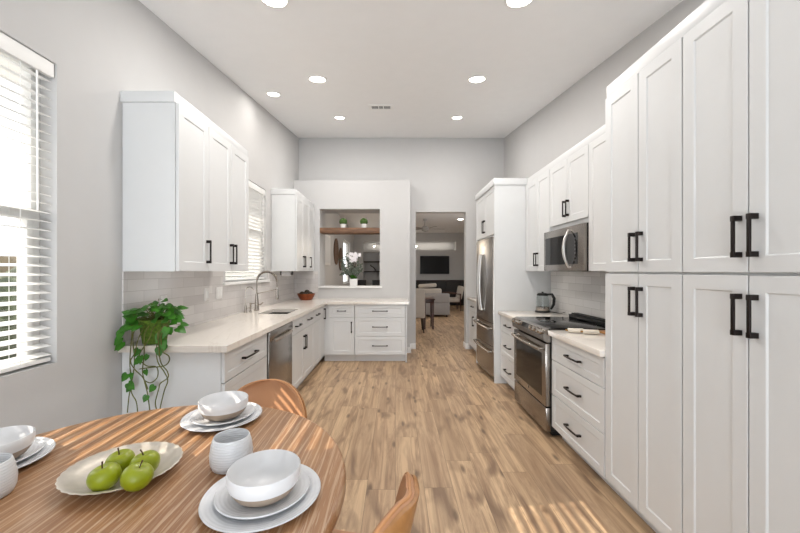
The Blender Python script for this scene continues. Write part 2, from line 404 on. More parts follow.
# unseen eave added to keep high sun off the pantry; garden outside
struct(MB().box(-2.80, -1.871, -2.75, 15.0, 2.75, 2.90).build('sun_block_eave', trim_m))
struct(MB().box(-14, -1.9, -6, 20, -.2, -.1).build('ground', ground_m))
tag(MB().box(-7.2, -7.0, -6, 20, -.1, 1.7).build('garden_wall', stucco_m), 'tan stucco garden wall outside the dining window', 'wall')
mb = MB(); rr = random.Random(3)
for k in range(46):
    yy = -2 + k * .4; mb.ball((-6.4 + rr.random() * .3, yy, .6 + rr.random() * .5), .55, 2, (.8, 1, 1.25), .18, rr)
h = tag(mb.build('hedge', hedge_m, angle=180), 'green hedge growing along the garden wall', 'hedge'); h['kind'] = 'stuff'

# ------------------------------------------------------------------ cabinets
def bar_handle(T, u, v, vert, L, parent, w0=.022, so=.032):
    mb = MB(); h = L / 2; p = .010
    if vert:
        mb.tbox(T, u - .006, u + .006, v - h, v + h, w0 + so - .009, w0 + so, .002)
        for s_ in (-1, 1): mb.tbox(T, u - .009, u + .009, v + s_ * (h - p) - p, v + s_ * (h - p) + p, w0, w0 + so - .001, .0015)
    else:
        n = 12
        def pt(k, w_, dv):
            a = -1 + 2 * k / n; return T(u + a * h, v + dv, w_ + .006 * (1 - a * a))
        q = [[mb._v(pt(k, w0 + so - .009, -.005)), mb._v(pt(k, w0 + so, -.005)), mb._v(pt(k, w0 + so, .005)), mb._v(pt(k, w0 + so - .009, .005))] for k in range(n + 1)]
        for A, B in zip(q, q[1:]):
            for k in range(4): mb.bm.faces.new([A[k], A[(k + 1) % 4], B[(k + 1) % 4], B[k]])
        mb.bm.faces.new(q[0]); mb.bm.faces.new(q[-1])
        for s_ in (-1, 1): mb.tbox(T, u + s_ * (h - p) - p, u + s_ * (h - p) + p, v - .007, v + .007, w0, w0 + so - .002, .0015)
    return mb.build('handle', black_m, parent)
def cabinet(name, label, cat, T, u0, u1, v0, v1, depth, fronts, toe=0, group=None, hl=.16, gap=.0028, end=None):
    c = T((u0 + u1) / 2, 0 if toe else v0, -depth / 2)
    t = thing(name, label, cat, c, group)
    if name == 'sink_cabinet':
        mb = MB()
        for (a, b, p, q, c_, d_) in ((u0, u0 + .018, v0, v1, -depth, 0), (u1 - .018, u1, v0, v1, -depth, 0), (u0 + .018, u1 - .018, v0, v0 + .02, -depth, 0), (u0 + .018, u1 - .018, v0 + .02, v1, -.02, 0)):
            mb.tbox(T, a + .0006, b - .0006, p, q, c_, d_)
        mb.build('body', cab_m, t)
    else: MB().tbox(T, u0 + .0006, u1 - .0006, v0, v1, -depth, 0, .001, 1).build('body', cab_m, t)
    if toe: MB().tbox(T, u0 + .002, u1 - .002, 0, v0 - .001, -depth, -.065).build('toe_kick', cab_m, t)
    for f in fronts:
        kind, a, b, p, q, hd = f
        rail = .05 if kind == 'drawer' else .058
        d = MB().shaker(T, a + gap, b - gap, p + gap, q - gap, rail=rail).build(kind, cab_m, t, angle=20)
        if hd: bar_handle(T, hd[0], hd[1], hd[2], hd[3] if len(hd) > 3 else hl, d)
    if end:                                         # flat finished end panel
        MB().tbox(T, end[0], end[1], 0, v1, -depth, .018, .001, 1).build('end_panel', cab_m, t)
    return t
DL = -1.088                                        # left base box face (doors come .022 forward)
TLb = TL(DL); dpt = abs(WL - DL) - .003
def drawers(a, b, zs, hl=.17): return [('drawer', a, b, p, q, ((a + b) / 2, (p + q) / 2 + .0, False, hl)) for p, q in zip(zs, zs[1:])]
cabinet('drawer_cabinet', 'white three-drawer base cabinet at the near end of the sink counter, under the trailing plant', 'cabinet', TLb, 2.216, 2.958, .11, .874, dpt, drawers(2.218, 2.955, [.112, .39, .674, .868], .24), toe=1)
def door_h(a, b, p, q, side, vtop, L=.16):
    u = b - .03 if side > 0 else a + .03
    v = q - .07 - L / 2 if vtop else p + .058 + L / 2
    return ('door', a, b, p, q, (u, v, True, L))
cabinet('sink_cabinet', 'white double-door base cabinet under the sink, right of the dishwasher', 'cabinet', TLb, 3.665, 4.64, .11, .874, dpt,
        [('drawer', 3.667, 4.15, .70, .868, (3.87, .785, False, .19)), ('drawer', 4.15, 4.638, .70, .868, (4.39, .785, False, .19)),
         door_h(3.667, 4.15, .112, .70, 1, True), door_h(4.15, 4.638, .112, .70, -1, True)], toe=1)
cabinet('drawer_door_cabinet', 'narrow white base cabinet with one drawer between the sink cabinet and the corner', 'cabinet', TLb, 4.64, 5.04, .11, .874, dpt,
        [('drawer', 4.642, 5.038, .70, .868, (4.84, .785, False, .17)), ('door', 4.642, 5.038, .112, .70, None)], toe=1)
cabinet('corner_cabinet', 'white corner base cabinet with one full-height door left of the far run', 'cabinet', TLb, 5.04, 5.975, .11, .874, dpt,
        [('door', 5.042, 5.335, .112, .868, (5.29, .74, True, .16))], toe=1)
TBb = TB(5.38)
cabinet('drawer_door_cabinet', 'white base cabinet with one drawer over one door below the pass-through', 'cabinet', TBb, -1.086, -.616, .11, .874, .597,
        [('drawer', -1.0, -.617, .68, .868, (-.81, .775, False, .135)), ('door', -1.0, -.617, .112, .678, (-.662, .53, True, .165))], toe=1)
cabinet('drawer_cabinet', 'white three-drawer base cabinet at the open end of the far run', 'cabinet', TBb, -.615, .148, .11, .874, .597,
        drawers(-.613, .146, [.112, .392, .678, .868], .235), toe=1, end=(.150, .172))
# upper cabinets on the left
TLu = TL(-1.376); du = abs(WL + 1.376) - .002
UZ0, UZ1 = 1.372, 2.425
ys = [2.224, 2.585, 2.945, 3.285]
cabinet('wall_cabinet', 'single-door white wall cabinet nearest the dining window, above the trailing plant', 'cabinet', TLu, ys[0] - .004, ys[1], UZ0, UZ1, du,
        [door_h(ys[0], ys[1], UZ0, UZ1, 1, False, .165)])
cabinet('wall_cabinet', 'double-door white wall cabinet left of the sink window', 'cabinet', TLu, ys[1], ys[3], UZ0, UZ1, du,
        [door_h(ys[1], ys[2], UZ0, UZ1, 1, False, .165), door_h(ys[2], ys[3], UZ0, UZ1, -1, False, .165)])
cabinet('wall_cabinet', 'white wall cabinet beyond the sink window, with a paper towel roll below', 'cabinet', TLu, 4.887, 5.60, UZ0, UZ1, du,
        [door_h(4.89, 5.245, UZ0, UZ1, 1, False, .165), door_h(5.245, 5.598, UZ0, UZ1, -1, False, .165)])
cabinet('wall_cabinet', 'narrow single-door white wall cabinet in the far left corner', 'cabinet', TLu, 5.60, 5.972, UZ0, UZ1, du,
        [door_h(5.602, 5.93, UZ0, UZ1, -1, False, .165)])
struct(MB().box(WL, -1.370, 2.205, 3.30, UZ1, 2.492, .002).build('trim_6', cab_m))
struct(MB().box(WL, -1.370, 4.875, 5.978, UZ1, 2.502, .002).build('trim_7', cab_m))
# right side
DRt = 1.304; TRb = TR(DRt); dR = WR - DRt - .003
zsR = [.10, .367, .651, .842]
cabinet('drawer_cabinet', 'white three-drawer base cabinet between the range and the tall pantry', 'cabinet', TRb, 2.183, 2.925, .10, .847, dR - .002, drawers(2.185, 2.923, zsR, .20), toe=1)
cabinet('drawer_cabinet', 'white three-drawer base cabinet between the range and the refrigerator', 'cabinet', TRb, 3.727, 4.352, .10, .847, dR - .002, drawers(3.73, 4.35, zsR, .20), toe=1)
PZ = [.105, 1.361, 2.428]
for (a, m, b, lab) in ((1.593, 1.882, 2.180, 'tall white pantry cabinet with four doors beside the range counter'),
                      (.985, 1.294, 1.593, 'tall white pantry cabinet with four doors nearest the camera')):
    fr = []
    for (p, q, top) in ((PZ[0], PZ[1], True), (PZ[1] + .006, PZ[2] - .002, False)):
        fr += [door_h(a + .001, m, p, q, 1, top, .155), door_h(m, b - .001, p, q, -1, top, .155)]
    cabinet('pantry_cabinet', lab, 'cabinet', TRb, a, b, PZ[0], PZ[2], dR, fr, toe=1)
struct(MB().box(DRt - .006, WR, .97, 2.190, 2.428, 2.508, .002).build('trim_8', cab_m))
TRu = TR(1.612); dU = WR - 1.612 - .002
cabinet('wall_cabinet', 'tall single-door white wall cabinet between microwave and pantry', 'cabinet', TRu, 2.20, 2.937, UZ0, UZ1, dU, [door_h(2.202, 2.568, UZ0, UZ1, 1, False), door_h(2.568, 2.935, UZ0, UZ1, -1, False)][:0] + [('door', 2.49, 2.935, UZ0, UZ1, None), ('door', 2.202, 2.49, UZ0, UZ1, None)])
cabinet('wall_cabinet', 'short double-door white wall cabinet above the microwave', 'cabinet', TRu, 2.937, 3.672, 1.785, UZ1, dU,
        [door_h(2.939, 3.30, 1.822, UZ1, 1, False, .15), door_h(3.30, 3.67, 1.822, UZ1, -1, False, .15)])
cabinet('wall_cabinet', 'double-door white wall cabinet between microwave and refrigerator panel', 'cabinet', TRu, 3.672, 4.353, UZ0, UZ1, dU,
        [door_h(3.674, 4.00, UZ0, UZ1, 1, False, .15), door_h(4.00, 4.35, UZ0, UZ1, -1, False, .15)])
struct(MB().box(1.606, WR, 2.192, 4.350, UZ1, 2.500, .002).build('trim_9', cab_m))
t = cabinet('refrigerator_cabinet', 'deep white cabinet with two doors and tall side panels around the refrigerator', 'cabinet', TR(1.232), 4.376, 5.317, 1.81, 2.428, WR - 1.232 - .002,
            [door_h(4.378, 4.84, 1.829, 2.425, 1, False, .17), door_h(4.84, 5.315, 1.829, 2.425, -1, False, .17)])
MB().box(1.210, WR - .001, 4.355, 4.375, 0, 2.428, .001, 1).build('end_panel', cab_m, t)
MB().box(1.210, WR - .001, 5.318, 5.338, 0, 2.428, .001, 1).build('end_panel', cab_m, t)
struct(MB().box(1.198, WR, 4.343, 5.35, 2.428, 2.510, .002).build('trim_10', cab_m))

cabinet('drawer_door_cabinet', 'narrow white base cabinet mostly hidden behind the refrigerator, beside the doorway', 'cabinet', TRb, 5.342, 6.25, .10, .872, dR - .002,
        [('drawer', 5.345, 6.248, .70, .868, (5.9, .785, False, .16)), ('door', 5.345, 5.797, .102, .70, None), door_h(5.797, 6.248, .102, .70, -1, True)], toe=1)
# ------------------------------------------------------------------ countertops
tag(MB().box(1.262, WR - .001, 5.341, 6.268, .873, .913, .003).build('countertop', quartz_m), 'sliver of white countertop beyond the refrigerator, beside the doorway', 'countertop')
SX0, SX1, SY0, SY1 = -1.49, -1.165, 3.82, 4.33
mb = MB(); T_ = lambda u, v, w_: (u, v, w_)
slab(mb, T_, WL + .001, -1.036, 2.188, 5.978, .874, .914, [(SX0, SX1, SY0, SY1)])
mb.box(-1.036, .196, 5.33, 5.978, .874, .914)
tag(mb.build('countertop', quartz_m), 'L-shaped white quartz countertop around the sink and far corner', 'countertop')
ct = MB().box(1.252, WR - .001, 2.183, 2.927, .848, .888, .003).build('countertop', quartz_m)
tag(ct, 'short white quartz countertop between the range and the pantry', 'countertop')
ct = MB().box(1.252, WR - .001, 3.724, 4.353, .848, .888, .003).build('countertop', quartz_m)
tag(ct, 'short white quartz countertop under the glass kettle', 'countertop')
# sink
s = thing('sink', 'dark undermount stainless sink basin set in the left countertop', 'sink', (-1.33, 4.07, .68))
mb = MB(); th = .012; d = .67
mb.box(SX0 - .008, SX1 + .008, SY0 - .008, SY1 + .008, d, d + th)
mb.box(SX0 - .008, SX0, SY0 - .008, SY1 + .008, d, .874); mb.box(SX1, SX1 + .008, SY0 - .008, SY1 + .008, d, .874)
mb.box(SX0, SX1, SY0 - .008, SY0, d, .874); mb.box(SX0, SX1, SY1, SY1 + .008, d, .874)
mb.build('basin', sinkm, s); MB().lathe([(0, d + .016), (.04, d + .015), (.045, d + .012)], (-1.33, 4.07, 0)).build('drain', chrome_m, s)
# faucet with spring arch
def arc(c, r, a0, a1, n=16, sx=1): return [(c[0] + r * math.cos(R(a0 + (a1 - a0) * k / n)) * sx, c[1], c[2] + r * math.sin(R(a0 + (a1 - a0) * k / n))) for k in range(n + 1)]
fx, fy, fz = -1.610, 4.13, .914
f = thing('faucet', 'tall brushed nickel spring faucet behind the sink', 'faucet', (fx, fy, fz))
MB().lathe([(0, 0), (.030, 0), (.030, .012), (.024, .02), (.022, .10), (.018, .15), (.014, .20), (0, .20)], (fx, fy, fz), 24).build('base', chrome_m, f)
path = [(fx, fy, fz + .15), (fx, fy, fz + .33)] + arc((fx + .118, fy, fz + .335), .118, 180, 0)[1:] + [(fx + .236, fy, fz + .25)]
pts = []
for a, b in zip(path, path[1:]):
    for k in range(4): pts.append(Vector(a).lerp(Vector(b), k / 4))
MB().tube([tuple(p) for p in pts], .0085, 10).build('spout', chrome_m, f)
mb = MB(); L = len(pts)
coil = []
for i in range(8, L - 1):
    dvec = (pts[i + 1] - pts[i - 1]).normalized(); a = Vector((0, 1, 0)); b = dvec.cross(a)
    for k in range(6):
        p = pts[i].lerp(pts[i + 1], k / 6); th_ = (i * 6 + k) * math.pi / 3
        coil.append(p + a * math.cos(th_) * .0125 + b * math.sin(th_) * .0125)
MB().tube(coil, .0022, 5).build('spring', chrome_m, f)
MB().lathe([(0, 0), (.017, 0), (.019, .02), (.015, .09), (.011, .12), (0, .12)], (fx + .236, fy, fz + .135), 20).build('spray_head', chrome_m, f)
MB().tube([(fx, fy, fz + .20), (fx + .12, fy, fz + .225), (fx + .225, fy, fz + .248)], .0055, 8).build('support_arm', chrome_m, f)
MB().tube([(fx + .015, fy, fz + .07), (fx + .05, fy, fz + .075), (fx + .075, fy, fz + .10)], [.010, .008, .006], 8).build('lever', chrome_m, f)
fx, fy = -1.655, 3.93
f = thing('water_tap', 'slim nickel filtered water tap left of the tall faucet', 'faucet', (fx, fy, fz))
MB().lathe([(0, 0), (.018, 0), (.018, .01), (.012, .02), (.012, .07), (.007, .09), (0, .09)], (fx, fy, fz), 20).build('base', chrome_m, f)
MB().tube([(fx, fy, fz + .08), (fx, fy, fz + .235)] + arc((fx + .045, fy, fz + .24), .045, 180, 10)[1:], .0055, 8).build('spout', chrome_m, f)
MB().tube([(fx + .01, fy, fz + .05), (fx + .05, fy + .01, fz + .055)], .005, 8).build('lever', chrome_m, f)
f = thing('soap_dispenser', 'small nickel soap dispenser beside the filtered water tap', 'soap dispenser', (-1.62, 3.98, .914))
MB().lathe([(0, 0), (.016, 0), (.014, .01), (.009, .02), (.009, .085), (.012, .09), (.012, .105), (0, .105)], (-1.62, 3.98, .914), 16).build('pump', chrome_m, f)
MB().tube([(-1.62, 3.98, 1.01), (-1.57, 3.98, 1.015), (-1.555, 3.98, 1.005)], .005, 8).build('nozzle', chrome_m, f)

# dishwasher
t = thing('dishwasher', 'stainless steel dishwasher between the drawers and the sink cabinet', 'dishwasher', (-1.39, 3.31, 0))
MB().box(WL + .004, -1.088, 2.975, 3.66, .02, .872, .001, 1).build('body', dark_m, t)
d = MB().box(-1.087, -1.060, 2.99, 3.652, .105, .862, .004).build('door', steel_m, t)
MB().box(-1.07, -1.052, 2.992, 3.650, .78, .86, .006).build('control_strip', steel_m, t)
mb = MB(); n = 14
for k in range(1): pass
mb.tube([(-1.030 + .016 * (1 - (2 * k / n - 1) ** 2) * 1 - .016, 3.06 + (3.58 - 3.06) * k / n, .775 - .0 * k) for k in range(n + 1)], .016, 10)
for yy in (3.075, 3.565): mb.cyl((-1.06, yy, .775), (-1.04, yy, .775), .009, 10)
mb.build('handle', chrome_m, d)

# ------------------------------------------------------------------ appliances right
t = thing('range', 'stainless steel slide-in range with black glass cooktop', 'range', (1.57, 3.325, 0))
ya, yb = 2.935, 3.715
MB().box(1.283, WR - .002, ya, yb, .05, .875, .002, 1).build('body', dark_m, t)
MB().box(1.31, 1.85, ya + .04, yb - .04, 0, .05).build('base', dark_m, t)
MB().box(1.262, WR - .015, ya - .006, yb + .004, .884, .899, .003).build('cooktop', blackgloss_m, t)
mb = MB()
for (cx, cy, r) in ((1.42, 3.13, .10), (1.42, 3.52, .08), (1.68, 3.13, .075), (1.68, 3.52, .10)):
    mb.lathe([(r, .8992), (r + .002, .8994), (r + .003, .8992)], (cx, cy, 0), 40)
mb.build('burner_ring', plain('burner_line', '5a5a5c', .4), t)
# control panel: slanted, projecting
prof = [(1.30, .895), (1.262, .900), (1.232, .885), (1.218, .845), (1.222, .800), (1.25, .785), (1.30, .785)]
cp = MB().prism([(x, ya - .002, z) for x, z in prof], (0, yb - ya + .004, 0)).build('control_panel', steel_m, t)
nrm = Vector((-.93, 0, .36)).normalized()
for yy in (3.00, 3.085, 3.17, 3.53, 3.62):
    c = Vector((1.222, yy, .868)); MB().tube([c - nrm * .004, c + nrm * .012, c + nrm * .014, c + nrm * .034], [.028, .027, .023, .021], 24).build('knob', chrome_m, cp)
M = Matrix.Translation((1.2225, 3.35, .868)) @ Matrix.Rotation(math.atan2(.36, .93), 4, 'Y')
MB().box(-.003, .002, -.085, .085, -.022, .022, .001, 1, M=M).build('display', blackgloss_m, cp)
d = MB().box(1.236, 1.283, ya, yb, .255, .775, .006).build('oven_door', steel_m, t)
MB().box(1.2345, 1.240, ya + .075, yb - .075, .320, .685, .002, 1).build('window', ovenglass_m, d)
MB().lathe([(0, .0), (.013, .0), (.013, .003), (0, .003)], (0, 0, 0), 20)
mb = MB(Matrix.Translation((1.2355, 3.325, .297)) @ Matrix.Rotation(R(-90), 4, 'Y')); mb.lathe([(.013, 0), (.013, .003), (0, .003)], (0, 0, 0), 20); mb.build('emblem', chrome_m, d)
mb = MB(); n = 16
mb.tube([(1.205 - .022 * (1 - (2 * k / n - 1) ** 2), ya + .05 + (yb - ya - .10) * k / n, .725) for k in range(n + 1)], .0135, 12)
for yy in (ya + .055, yb - .055): mb.tube([(1.237, yy, .725), (1.205, yy, .725)], .013, 10)
mb.build('handle', chrome_m, d)
MB().box(1.240, 1.283, ya, yb, .045, .245, .006).build('storage_drawer', steel_m, t)
mb = MB()
mb.box(1.80, 1.897, 2.95, 3.70, .899, .925, .004)
for k in range(4): mb.box(1.797, 1.90, 2.95, 3.70, .926 + k * 0, .930) if k == 0 else mb.box(1.80 + k * .025, 1.812 + k * .025, 2.955, 3.695, .930, .944, .002)
mb.build('rear_vent', dark_m, t)
# microwave
t = thing('microwave', 'stainless steel over-the-range microwave with curved handle', 'microwave', (1.7, 3.305, 1.37))
MB().box(1.585, WR - .003, 2.940, 3.669, 1.372, 1.776, .002, 1).build('body', dark_m, t)
d = MB().box(1.553, 1.584, 2.940, 3.725, 1.376, 1.774, .004).build('door', steel_m, t)
MB().box(1.5515, 1.556, 3.035, 3.685, 1.435, 1.705, .001, 1).build('window', blackgloss_m, d)
mb = MB(); n = 16
mb.tube([(1.535 - .045 * (1 - (2 * k / n - 1) ** 2), 3.155, 1.405 + .335 * k / n) for k in range(n + 1)], [.009 + .006 * (1 - (2 * k / n - 1) ** 2) for k in range(n + 1)], 12)
for zz in (1.41, 1.735): mb.tube([(1.554, 3.155, zz), (1.533, 3.155, zz)], .009, 8)
mb.build('handle', plain('handle_satin', 'd9d7d4', .3, .8), d)
mb = MB()
for k in range(7): mb.box(1.5500, 1.5520, 3.065, 3.085, 1.46 + k * .032, 1.475 + k * .032)
mb.build('buttons', plain('button_grey', '4a4a4a', .5), d)
# refrigerator: bowed stainless doors
t = thing('refrigerator', 'stainless steel refrigerator with two upper doors and two drawers', 'refrigerator', (1.55, 4.84, 0))
ya, yb = 4.40, 5.29
MB().box(1.235, WR - .02, ya + .005, yb - .005, .03, 1.80, .003, 1).build('body', plain('fridge_side', '5b5a58', .4, .5), t)
MB().box(1.26, 1.85, ya + .03, yb - .03, 0, .03).build('base', dark_m, t)
def bowed(name, a, b, z0, z1):
    mb = MB(); n = 14; yc = (ya + yb) / 2; hw = (yb - ya) / 2
    def X(y): q = (y - yc) / hw; return 1.175 + .028 * q * q
    out = [(X(a + (b - a) * k / n), a + (b - a) * k / n) for k in range(n + 1)]
    poly = [(1.232, a)] + [(out[0][0] + .006, a)] + out[0:] + [(out[-1][0] + .006, b)] + [(1.232, b)]
    pl = [(x, y, z0) for x, y in poly]; pl[2] = (pl[2][0], a + .004, z0); pl[-3] = (pl[-3][0], b - .004, z0)
    mb.prism(pl, (0, 0, z1 - z0)); return mb.build(name, steel_m, t)
ym = (ya + yb) / 2
d1 = bowed('door', ya, ym - .002, .728, 1.80); d2 = bowed('door', ym + .002, yb, .728, 1.80)
for d, yy in ((d1, ym - .05), (d2, ym + .05)):
    mb = MB(); n = 18
    mb.tube([(1.158 - .026 * (1 - (2 * k / n - 1) ** 2), yy, .85 + .75 * k / n) for k in range(n + 1)], .013, 12)
    for zz in (.86, 1.59): mb.tube([(1.178, yy, zz), (1.157, yy, zz)], .013, 10)
    mb.build('handle', MATS['handle_satin'], d)
for (z0, z1) in ((.440, .722), (.06, .434)):
    d = bowed('drawer', ya, yb, z0, z1); mb = MB(); n = 18
    mb.tube([(1.160 - .022 * (1 - (2 * k / n - 1) ** 2), ya + .05 + (yb - ya - .10) * k / n, z1 - .07) for k in range(n + 1)], .014, 12)
    for yy in (ya + .06, yb - .06): mb.tube([(1.20, yy, z1 - .07), (1.158, yy, z1 - .07)], .013, 10)
    mb.build('handle', chrome_m, d)

# kettle
kx, ky, kz = 1.735, 4.20, .888
t = thing('kettle', 'glass electric kettle with black handle on the counter by the refrigerator', 'kettle', (kx, ky, kz))
MB().lathe([(0, 0), (.082, 0), (.084, .012), (.078, .022), (0, .022)], (kx, ky, kz), 32).build('base', dark_m, t)
MB().lathe([(0, .024), (.074, .024), (.076, .03), (.075, .065), (.070, .068), (0, .068)], (kx, ky, kz), 32).build('collar', chrome_m, t)
MB().lathe([(.073, .068), (.072, .13), (.062, .20), (.060, .20), (.070, .13), (.071, .068)], (kx, ky, kz), 32).build('glass_body', kglass_m, t)
MB().lathe([(.063, .198), (.063, .212), (.05, .225), (.012, .229), (.012, .242), (0, .243)], (kx, ky, kz), 32).build('lid', dark_m, t)
MB().tube([(kx + .04, ky - .045, kz + .215), (kx + .078, ky - .075, kz + .215), (kx + .098, ky - .088, kz + .17), (kx + .094, ky - .084, kz + .10), (kx + .072, ky - .06, kz + .045)], [.012, .016, .018, .016, .012], 10).build('handle', dark_m, t)
MB().tube([(kx + .08, ky - .02, kz + .005), (kx + .12, ky - .06, kz + .004), (WR - .035, ky - .16, kz + .005), (WR - .02, ky - .24, kz + .03)], .003, 6).build('cord', dark_m, t)
# marble rolling pins
for i, (xx, yy, lab) in enumerate(((1.415, 2.800, 'small cream marble roller lying on the right counter, the one nearer the range front'), (1.500, 2.735, 'small cream marble roller lying on the right counter, the one nearer the wooden trivet'))):
    M = Matrix.Translation((xx, yy, .888 + .019)) @ Matrix.Rotation(R(-12), 4, 'Z') @ Matrix.Rotation(R(90), 4, 'Y')
    t = thing('marble_roller', lab, 'rolling pin', (xx, yy, .888))
    mb = MB(M); mb.lathe([(0, -.055), (.0165, -.055), (.018, -.052), (.018, .052), (.0165, .055), (0, .055)], n=24); mb.build('roller', marble_m, t)
    mb = MB(M)
    for s_ in (-1, 1): mb.lathe([(0, s_ * .055), (.006, s_ * .056), (.005, s_ * .064), (.008, s_ * .070), (0, s_ * .074)], n=12)
    mb.build('knob', plain('brass_knob', 'b48a4c', .35, .8), t)
tag(MB().box(1.60, 1.76, 2.68, 2.84, .888, .903, .005).build('wooden_trivet', chairwood_m), 'small wooden trivet on the right counter beside the pantry', 'trivet')

# ------------------------------------------------------------------ outlets, towel roll, bowl
def outlet(lab, y, z, wd=.075, x=WL + .0102, sw=False, cat='outlet'):
    t = thing('light_switch' if sw else 'wall_outlet', lab, cat, (x, y, z))
    MB().box(x, x + .006, y - wd / 2, y + wd / 2, z - .058, z + .058, .002).build('cover_plate', plate_cover_m, t)
    n = 2 if wd > .1 else 1
    for k in range(n):
        yy = y + (k - (n - 1) / 2) * .046
        MB().box(x + .006, x + .009, yy - .017, yy + .017, z - .033, z + .033, .001, 1).build('switch_rocker' if sw else 'socket', vinyl_m, t)
outlet('white wall outlet on the tiles behind the trailing plant', 2.60, 1.14)
outlet('white wall outlet on the tiles under the double-door wall cabinet, left one', 3.19, 1.165)
outlet('wide white light switch on the tiles just left of the sink window', 3.42, 1.165, .12, sw=True, cat='light switch')
t = thing('paper_towel_roll', 'white paper towel roll hanging under the wall cabinet beyond the sink', 'paper towel', (-1.50, 5.05, 1.30))
MB().cyl((-1.615, 5.08, 1.333), (-1.495, 5.08, 1.333), .030, 24).build('roll', ceramic_m, t)
MB().cyl((-1.64, 5.08, 1.333), (-1.47, 5.08, 1.333), .008, 12).build('rod', black_m, t)

for xx in (-1.642, -1.478): MB().box(xx, xx + .01, 5.06, 5.10, 1.318, 1.372).build('bracket', black_m, t)
bx_, by_ = -1.43, 5.70
t = thing('fruit_bowl', 'copper fruit bowl in the far left corner of the counter', 'bowl', (bx_, by_, .914))
MB().lathe([(0, .002), (.085, .002), (.09, 0), (.095, .004), (.125, .055), (.142, .10), (.146, .102), (.138, .10), (.120, .055), (.09, .010), (0, .008)], (bx_, by_, .914), 40).build('bowl', copper_m, t)
for i, (dx, dy, dz, lab) in enumerate(((-.06, -.02, .085, 'dark round avocado at the left of the copper bowl'), (.005, .035, .110, 'dark round avocado at the top middle of the copper bowl'), (.068, -.02, .085, 'dark round avocado at the right of the copper bowl'), (.0, -.068, .072, 'dark round avocado at the front of the copper bowl'))):
    o = MB().ball((0, 0, 0), .045, 3, (1, 1, .95), .02).build('avocado', avocado_m, angle=180); o.location = (bx_ + dx, by_ + dy, .922 + dz)
    tag(o, lab, 'avocado', 'avocados in the copper bowl')

# ------------------------------------------------------------------ trailing plant
rr = random.Random(11)
def leaf(mb, p, d, nrm, L):
    d = Vector(d).normalized(); nrm = Vector(nrm); sd = d.cross(nrm).normalized(); up = sd.cross(d).normalized()
    outl = [(-.10, .20), (.0, .36), (.22, .44), (.5, .36), (.78, .17), (1.0, 0)]
    mid = [mb._v(Vector(p) + d * L * q + up * (-.06 * L * q * q)) for q in (.02, .08, .25, .5, .78, 1.0)]
    for s_ in (-1, 1):
        e = [mb._v(Vector(p) + d * L * u + sd * s_ * L * w_ + up * (.16 * L * w_ - .10 * L * u * u)) for u, w_ in outl[:-1]] + [mid[-1]]
        for k in range(5):
            fs = [mid[k], mid[k + 1], e[k + 1], e[k]]
            fs = list(dict.fromkeys(fs))
            if len(fs) >= 3: mb.bm.faces.new(fs if s_ > 0 else fs[::-1])
px_, py_, pz_ = -1.545, 2.285, .914
t = thing('pothos_plant', 'trailing green pothos in a woven green basket at the near counter end', 'plant', (px_, py_, pz_))
MB().lathe([(0, .0), (.062, .0), (.066, .004), (.088, .150), (.092, .155), (.084, .150), (.075, .12), (0, .12)], (px_, py_, pz_), 28).build('basket', basket_m, t)
mb = MB(); st = MB()
for k in range(92):
    a = rr.random() * 2 * math.pi; rad = (.04 + .12 * math.sqrt(rr.random())); hgt = .13 + rr.random() * .12 - (rad - .08) * .6
    q = Vector((px_ + rad * .95 * math.cos(a), py_ + rad * .9 * math.sin(a), pz_ + hgt))
    if q.y < py_ - .01 and abs(q.x - px_ - .02) < .08: q.z += .035
    if q.x < WL + .05: q.x = WL + .05 + rr.random() * .03
    d = Vector((math.cos(a), math.sin(a), -.5 + rr.random() * .6)); L = .045 + rr.random() * .025
    leaf(mb, q, d, (rr.uniform(-.4, .4), -.7 + rr.uniform(-.4, .4), .75), L)
    st.tube([(px_ + rr.uniform(-.03, .03), py_ + rr.uniform(-.03, .03), pz_ + .12), ((px_ + q.x) / 2, (py_ + q.y) / 2, q.z + .01), tuple(q)], .0016, 5)
# shoots above
for (dx, dz, L) in ((.02, .27, .075), (.085, .25, .06), (-.10, .22, .06), (-.08, .19, .07), (.04, .20, .075)):
    q = Vector((px_ + dx, py_ - .06, pz_ + dz - .03)); st.tube([(px_, py_, pz_ + .12), tuple(q)], .0018, 5)
    leaf(mb, q, (.6 if dx > 0 else -.6, -.3, .25), (0, -.8, .6), L)
for (dx, dz) in ((-.16, .0), (-.165, .03), (-.13, .07), (.12, .05), (.15, .06), (.165, .09), (.11, .02), (-.115, -.005), (.14, .01)):
    leaf(mb, (max(px_ + dx, WL + .05), 2.145 + rr.random() * .02, pz_ + dz + .03), (rr.uniform(-.6, .6), -.3, -.7), (0, -1, .35), .06)
vines = [(-.055, [(0, .05), (-.01, -.1), (0, -.22), (-.015, -.30), (-.025, -.40)]), (-.045, [(0, .05), (.01, -.1), (-.01, -.26), (.02, -.33), (.03, -.40)]),
         (.02, [(0, .06), (.0, -.05), (-.01, -.14), (0, -.2), (.02, -.28), (.035, -.39)]), (.05, [(0, .05), (-.06, -.05), (-.02, -.11), (.045, -.12), (.05, -.18), (.01, -.215), (-.03, -.20)]),
         (.10, [(0, .08), (-.005, -.07), (.04, -.15), (.06, -.20), (.04, -.26), (.02, -.34), (.01, -.39)]), (.12, [(0, .07), (.01, -.02), (.045, -.05), (.05, -.08), (.02, -.11), (-.06, -.12), (-.13, -.13)]),
         (.11, [(0, .07), (.01, -.08), (.05, -.14), (.055, -.18), (.01, -.215), (0, -.25), (-.02, -.33), (-.01, -.38)]), (0.0, [(0, .05), (-.02, -.03), (-.045, -.08), (-.02, -.13), (.03, -.18), (.06, -.25)])]
